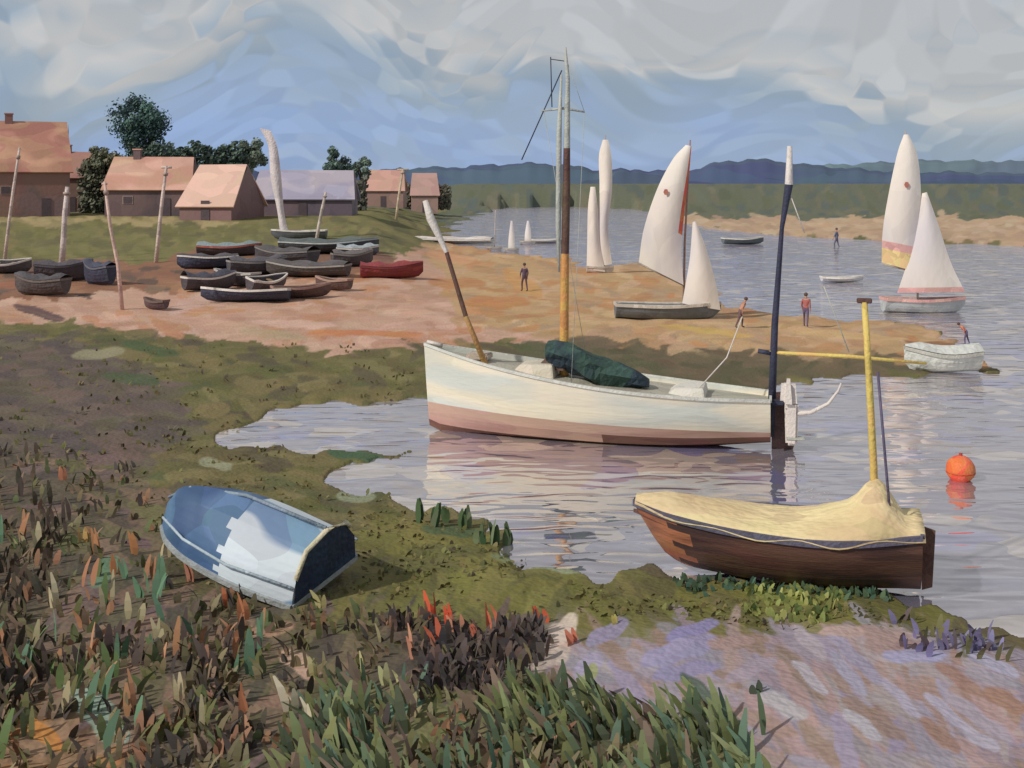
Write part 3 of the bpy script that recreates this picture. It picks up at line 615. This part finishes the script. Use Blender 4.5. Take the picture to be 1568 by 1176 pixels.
sail(e,'jib',[(1044,464),(1050,430),(1056,392),(1060,340)],[(1102,474),(1094,430),(1080,380),(1064,338)],s,1045,488,[sw,pkk],y0=-.1)
tube('mast',[(0.05,0.05,.3),(.1,.08,3),(.33,.1,7.2)],[.05,.045,.03],M((160,130,120)),e); tube('boom',[(0.05,0,1.35),(-1.8,-.1,2.25)],.04,M((160,150,140)),e)
mesh('sail_emblem',[((1018+4*math.cos(k*1.05)-1045)*s,-.33,(488-294+5*math.sin(k*1.05))*s) for k in range(6)],[tuple(range(6))],M((190,128,110)),e)
e,s=ssail('sailing_dinghy',478,1405,water=True)
smallhull(e,1352,1478,s,1405,(178,182,184),(216,168,160))
sail(e,'mainsail',[(1350,402),(1352,350),(1362,290),(1374,235),(1384,206)],[(1402,416),(1406,360),(1409,300),(1404,240),(1390,206)],s,1405,478,[sw,pkk,ye],band={0:2,1:2,2:1})
sail(e,'jib',[(1372,448),(1388,400),(1402,350),(1410,296)],[(1474,446),(1452,400),(1434,345),(1416,294)],s,1405,478,[sw,pkk],band={0:1},y0=-.15)
tube('mast',[(0.05,0.1,.3),(.0,.12,4),(-.5,.1,8.0)],[.05,.045,.03],M((180,170,160)),e); tube('boom',[(0,0,1.75),(-1.5,-.1,2.1)],.04,M((160,150,140)),e)
mesh('sail_emblem',[((1384+4*math.cos(k*1.05)-1405)*s,-.36,(478-283+5*math.sin(k*1.05))*s) for k in range(6)],[tuple(range(6))],M((200,128,116)),e)
e,s=ssail('sailing_dinghy',418,925)
smallhull(e,898,940,s,925,(200,194,190),(190,180,170),.4)
sail(e,'mainsail',[(913,408),(914,350),(918,290),(917,240),(923,214)],[(937,404),(931,350),(937,290),(936,240),(931,214)],s,925,418,[sw])
sail(e,'jib',[(898,412),(899,370),(900,320),(904,286)],[(926,416),(918,370),(915,320),(911,286)],s,925,418,[sw],y0=-.1)
tube('mast',[(0,.1,.2),(.1,.12,8.6)],[.06,.03],M((180,160,150)),e)
for px,tp,bt_ in [(783,338,386),(808,338,374),(757,322,384)]:
    e,s=ssail('small_sailboat',bt_,px,water=True)
    smallhull(e,px-12,px+12,s,px,(190,186,190),(180,170,160),.3)
    if px!=757: sail(e,'sail',[(px-5,bt_-4),(px-4,(tp+bt_)/2),(px-1,tp)],[(px+5,bt_-4),(px+5,(tp+bt_)/2),(px+2,tp)],s,px,bt_,[sw],belly=.1)
    tube('mast',[(0,.05,.2),(.1,.05,(bt_-tp)*s)],[.05,.03],M((190,180,176)),e)
e,s=ssail('moored_yacht',366,437)
smallhull(e,500,415,s,437,(96,98,104),W_,.7)
sail(e,'furled_sail',[(429,356),(424,320),(414,270),(411,225),(398,196)],[(441,352),(435,320),(431,270),(425,225),(415,200)],s,437,366,[mat('furled_canvas',(216,206,208),var=.12,scale=1.2,rough=.9)],belly=.3)
tube('mast',[(.0,.1,.3),(-.5,.12,4.5),(-1.2,.12,7.2)],[.09,.08,.05],M((206,192,184)),e)

# --- masts / posts
def post(px0,py0,px1,py1,w,c,name='mooring_post',bar=None):
    p=G(px0,py0); s=p.y/F; e=empty(name,p); dx=(px1-px0)*s; dz=(py0-py1)*s; r=w*s/2
    tube('pole',[(0,0,-.3),(dx*.3+.03,0,dz*.35),(dx*.65-.03,0,dz*.65),(dx,0,dz)],[r*1.15,r,r*.9,r*.7],M(c,var=.2,scale=1.5),e)
    tube('collar',[(dx*.9,0,dz*.9),(dx*.93,0,dz*.93)],r*1.3,M((170,150,140)),e)
    if bar: tube('crossbar',[(dx-bar*s,0,dz-.1),(dx+bar*s,0,dz-.1)],r*.6,M(c),e)
pc=(210,192,182)
post(6,400,30,226,5,pc); post(94,406,103,286,9,(202,188,184)); post(188,474,160,278,6,(206,176,166),bar=4); post(238,402,255,254,6,pc,bar=8)
post(483,372,499,294,5,(196,184,174)); post(578,308,592,266,4,pc,bar=5); post(606,336,617,258,4,(206,188,162),bar=9); post(100,330,104,262,4,(190,138,120))

# --- buoy
p=Vector((*g0(1471,735),0)); e=empty('orange_buoy',(p.x,p.y,0)); ball('float',(0,0,.2),.26,mat('buoy_orange',(226,104,62),var=.12,scale=4,c2=(236,134,92),rough=.5),e,jit=.06); tube('eye_ring',[(0,0,.43),(0,0,.5)],[.04,.03],M((170,80,60)),e); tube('waist_band',[(0,0,.14),(0,0,.16)],.262,M((196,86,54)),e,n=20)

# --- people
def person(px,py,hpx,yaw,top,leg,bend=0.0,step=.15,water=False,arms=.2):
    p=G(px,py) if not water else Vector((*g0(px,py),-.25)); s=p.y/F; hh=hpx*s; k=hh/1.72
    e=empty('person',p,yaw)
    def B(x,y,z):
        if z>.92 and bend: 
            q=Matrix.Rotation(bend,3,'Y')@Vector((x,y,z-.92)); x,y,z=q.x,q.y,q.z+.92
        return (x*k,y*k,z*k)
    J=[(0,0,.93),(0,0,1.12),(0,0,1.32),(0,0,1.46),(.01,0,1.54),(.02,0,1.66),
       (0,.17,1.40),(arms*.4,.22,1.14),(arms,.2,.92),(arms+.04,.2,.84),
       (0,-.17,1.40),(-arms*.3,-.22,1.14),(arms*.2,-.22,.90),(arms*.25,-.22,.82),
       (0,.09,.88),(step,.1,.48),(step*.8,.1,.08),(step*.8+.16,.11,.03),
       (0,-.09,.88),(-step*.6,-.1,.48),(-step*1.5,-.1,.08),(-step*1.5+.16,-.11,.03)]
    E=[(0,1),(1,2),(2,3),(3,4),(4,5),(2,6),(6,7),(7,8),(8,9),(2,10),(10,11),(11,12),(12,13),(0,14),(14,15),(15,16),(16,17),(0,18),(18,19),(19,20),(20,21)]
    R=[.13,.12,.14,.06,.06,.095,.07,.048,.034,.04,.07,.048,.034,.04,.09,.062,.042,.04,.09,.062,.042,.04]
    lab=[1,0,0,2,2,2,0,0,2,2,0,0,2,2,1,1,1,3,1,1,1,3]
    pos=[B(*j) for j in J]
    m_=bpy.data.meshes.new('sk'); m_.from_pydata(pos,E,[]); o=bpy.data.objects.new('sk',m_); sc.collection.objects.link(o)
    o.modifiers.new('skin','SKIN'); 
    for i,r in enumerate(R): m_.skin_vertices[0].data[i].radius=(r*k,r*k)
    m_.skin_vertices[0].data[0].use_root=True
    sb=o.modifiers.new('sub','SUBSURF'); sb.levels=1; sb.render_levels=1
    dg=bpy.context.evaluated_depsgraph_get(); me2=bpy.data.meshes.new_from_object(o.evaluated_get(dg)); bpy.data.objects.remove(o)
    me2.materials.clear()
    for c in (top,leg,(184,142,122),(70,64,66)): me2.materials.append(M(c,var=.1))
    pv=[Vector(q) for q in pos]
    for f in me2.polygons:
        c=f.center; f.material_index=lab[min(range(len(pv)),key=lambda i:(pv[i]-c).length-R[i]*k*.5)]; f.use_smooth=True
    bo=bpy.data.objects.new('body',me2); sc.collection.objects.link(bo); bo.parent=e
    hd=Vector(pos[5]); ball('hair',(hd.x-.02*k,hd.y,hd.z+.035*k),.108*k,M((94,76,70)),e,sub=2); ball('nose',(hd.x+.1*k,hd.y,hd.z-.01*k),.02*k,M((184,142,122)),e,sub=1)
    for hi in (9,13):
        hp=Vector(pos[hi])
        for f_ in range(5): tube('finger',[hp+Vector(((f_-2)*.014*k,0,0)),hp+Vector(((f_-2)*.02*k+.01*k,0,-(.09-.01*abs(f_-2))*k))],[.009*k,.006*k],M((184,142,122)),e,5)
person(1234,500,50,1.2,(172,104,98),(104,88,118),step=.18)
person(1133,502,48,0.2,(186,136,116),(112,88,94),bend=.5,step=.2)
person(803,446,42,2.0,(104,84,104),(92,76,92))
person(1281,378,32,2.5,(106,110,136),(98,94,112),water=True)
person(1480,528,38,3.0,(206,130,106),(100,84,114),bend=.8)

# ---------------------------------------------------------------- marsh grass
gv=[];gf=[];gc=[]
def blade(p,h,w,lean,az,col):
    d=Vector((math.cos(az),math.sin(az),0)); side=Vector((math.cos(az*1.7+1),.35*math.sin(az*3),0)).normalized()*w*.5
    i=len(gv); up=Vector((0,0,1))
    for k,(t_,ww) in enumerate(((0,.5),(.35,1),(.7,.85),(1,.3))):
        c=p+up*h*t_*(1-.15*lean*t_)+d*lean*h*t_*t_
        gv.append(c-side*ww); gv.append(c+side*ww)
    for k in range(3): gf.append((i+2*k,i+2*k+1,i+2*k+3,i+2*k+2))
    for k in range(8): gc.append(col)
def scatter(poly,n_,hr,wr,pal,thr=.06,lean=.5,az=None,rej=.8):
    xs=[p[0] for p in poly]; ys=[p[1] for p in poly]; k=0; tries=0
    while k<n_ and tries<n_*20:
        tries+=1; px=random.uniform(min(xs),max(xs)); py=random.uniform(min(ys),max(ys))
        if not inpoly(np.array([px]),np.array([py]),poly)[0]: continue
        Y=F*(H-.15)/(py-HY); X=(px-CX)*Y/F
        if mnoise.noise(Vector((X*.9,Y*.6,n_*.01)))<thr and random.random()<rej: continue
        z=float(height(np.array([X]),np.array([Y]))[0])
        if z<0.02: continue
        c=random.choice(pal); m_=random.randint(1,3); az0=random.uniform(0,6.28) if az is None else random.gauss(az,.5)
        for q_ in range(m_):
            blade(Vector((X+random.gauss(0,.07),Y+random.gauss(0,.08),z-.02)),random.uniform(*hr),random.uniform(*wr),random.uniform(.1,lean),az0+random.gauss(0,.4),jit(c,.1)+(1.0,))
        k+=1
br_=[(118,106,84),(104,98,76),(132,112,96),(90,82,74),(158,120,96),(110,110,74),(134,126,98),(80,74,72),(104,114,80)]
scatter([(-150,700),(180,700),(240,760),(270,900),(500,940),(820,965),(800,1040),(960,1130),(1000,1300),(-150,1300)],1250,(.07,.28),(.035,.1),br_,lean=.7,rej=.6)
scatter([(-150,720),(230,760),(300,930),(420,1000),(300,1180),(-150,1180)],85,(.22,.48),(.05,.1),[(184,136,104),(166,124,96),(110,132,86),(180,170,136),(104,136,110),(92,80,76)],lean=.4)
scatter([(-150,690),(60,690),(90,800),(50,1000),(60,1110),(-150,1110)],160,(.15,.42),(.05,.1),[(84,78,70),(98,88,76),(76,74,64),(112,98,84)],lean=.5)
scatter([(500,1060),(760,1060),(960,1080),(1150,1110),(1230,1300),(400,1300),(480,1140)],300,(.14,.46),(.045,.11),[(112,120,80),(130,136,92),(100,116,90),(138,148,106),(104,128,108),(86,96,76),(128,112,98)],lean=.8,az=2.6)
scatter([(600,955),(830,965),(800,1070),(640,1070)],190,(.1,.3),(.05,.12),[(84,76,78),(94,84,80),(78,74,76),(106,88,82)])
scatter([(300,620),(520,710),(740,800),(900,890),(1430,940),(1430,960),(560,940),(280,880),(200,720)],600,(.03,.1),(.03,.08),olive+[(122,124,78)],lean=.8)
scatter([(-150,520),(640,530),(640,605),(340,660),(180,700),(-150,700)],260,(.05,.14),(.04,.09),olive+[(108,98,90)],lean=.8)
scatter([(1130,890),(1290,895),(1270,950),(1150,940)],80,(.06,.16),(.05,.1),[(146,154,90),(130,138,82),(158,162,100),(100,116,72)])
scatter([(1360,930),(1520,975),(1560,1010),(1400,1000)],30,(.1,.26),(.05,.09),[(112,106,136),(132,126,164),(118,116,82),(100,88,92)])
scatter([(1030,872),(1330,895),(1390,915),(1050,895)],70,(.06,.16),(.05,.08),[(80,108,92),(88,108,80),(74,92,76)])
for px,py in ((640,800),(664,806),(680,800),(712,808),(738,832),(757,834),(776,834)): 
    p=G(px,py)
    for q_ in range(5): blade(p+Vector((random.gauss(0,.035),random.gauss(0,.04),-.02)),random.uniform(.22,.42),.1,random.uniform(0,.25),random.uniform(0,6),jit(random.choice([(74,98,68),(88,108,76),(120,134,104)]),.1)+(1.,))
acc=[(662,950,.42,(200,92,66)),(690,965,.45,(210,92,68)),(703,970,.4,(216,154,126)),(757,962,.38,(220,128,98)),(826,955,.32,(206,98,72)),(875,985,.3,(200,124,102)),(943,955,.18,(196,184,106)),(630,1010,.45,(200,144,120)),(375,950,.42,(194,132,96)),(345,930,.36,(198,126,92)),(290,890,.42,(182,128,108)),(150,850,.5,(200,146,106)),(205,850,.45,(196,138,96)),(130,830,.34,(186,152,98)),(180,880,.4,(190,130,92)),(95,735,.34,(190,130,104)),(670,985,.4,(204,110,82)),(735,985,.3,(200,120,96)),
(272,1075,.4,(206,192,156)),(450,1090,.45,(216,206,182)),(470,1120,.4,(220,210,184)),(490,1040,.4,(206,196,146)),(545,1035,.35,(206,196,146)),(600,1050,.3,(190,190,146)),(80,930,.5,(200,188,156)),(490,930,.3,(186,176,126)),(375,1110,.6,(176,116,86)),(30,760,.4,(90,80,76)),(95,830,.35,(90,82,72)),(215,1010,.4,(96,86,76)),(310,1060,.4,(88,80,72)),(1160,1060,.2,(80,90,76))]
for px,py,h,c in acc:
    p=G(px,py)
    for q_ in range(3): blade(p+Vector((random.gauss(0,.04),random.gauss(0,.03),-.02)),h*random.uniform(.5,.9),random.uniform(.04,.09),random.uniform(.05,.4),random.uniform(1.8,3.6),jit(c,.06)+(1.,))
gm=bpy.data.meshes.new('marsh_grass'); gm.from_pydata(gv,[],gf); gm.update(); ca=gm.color_attributes.new('Col','FLOAT_COLOR','POINT'); ca.data.foreach_set('color',np.array(gc,dtype=np.float32).ravel())
gm.materials.append(mat('grass_blades',(0,0,0),simple=True,rough=.85,spec=.15)); gobj=bpy.data.objects.new('marsh_grass',gm); sc.collection.objects.link(gobj)
print('blades',len(gf)//3)
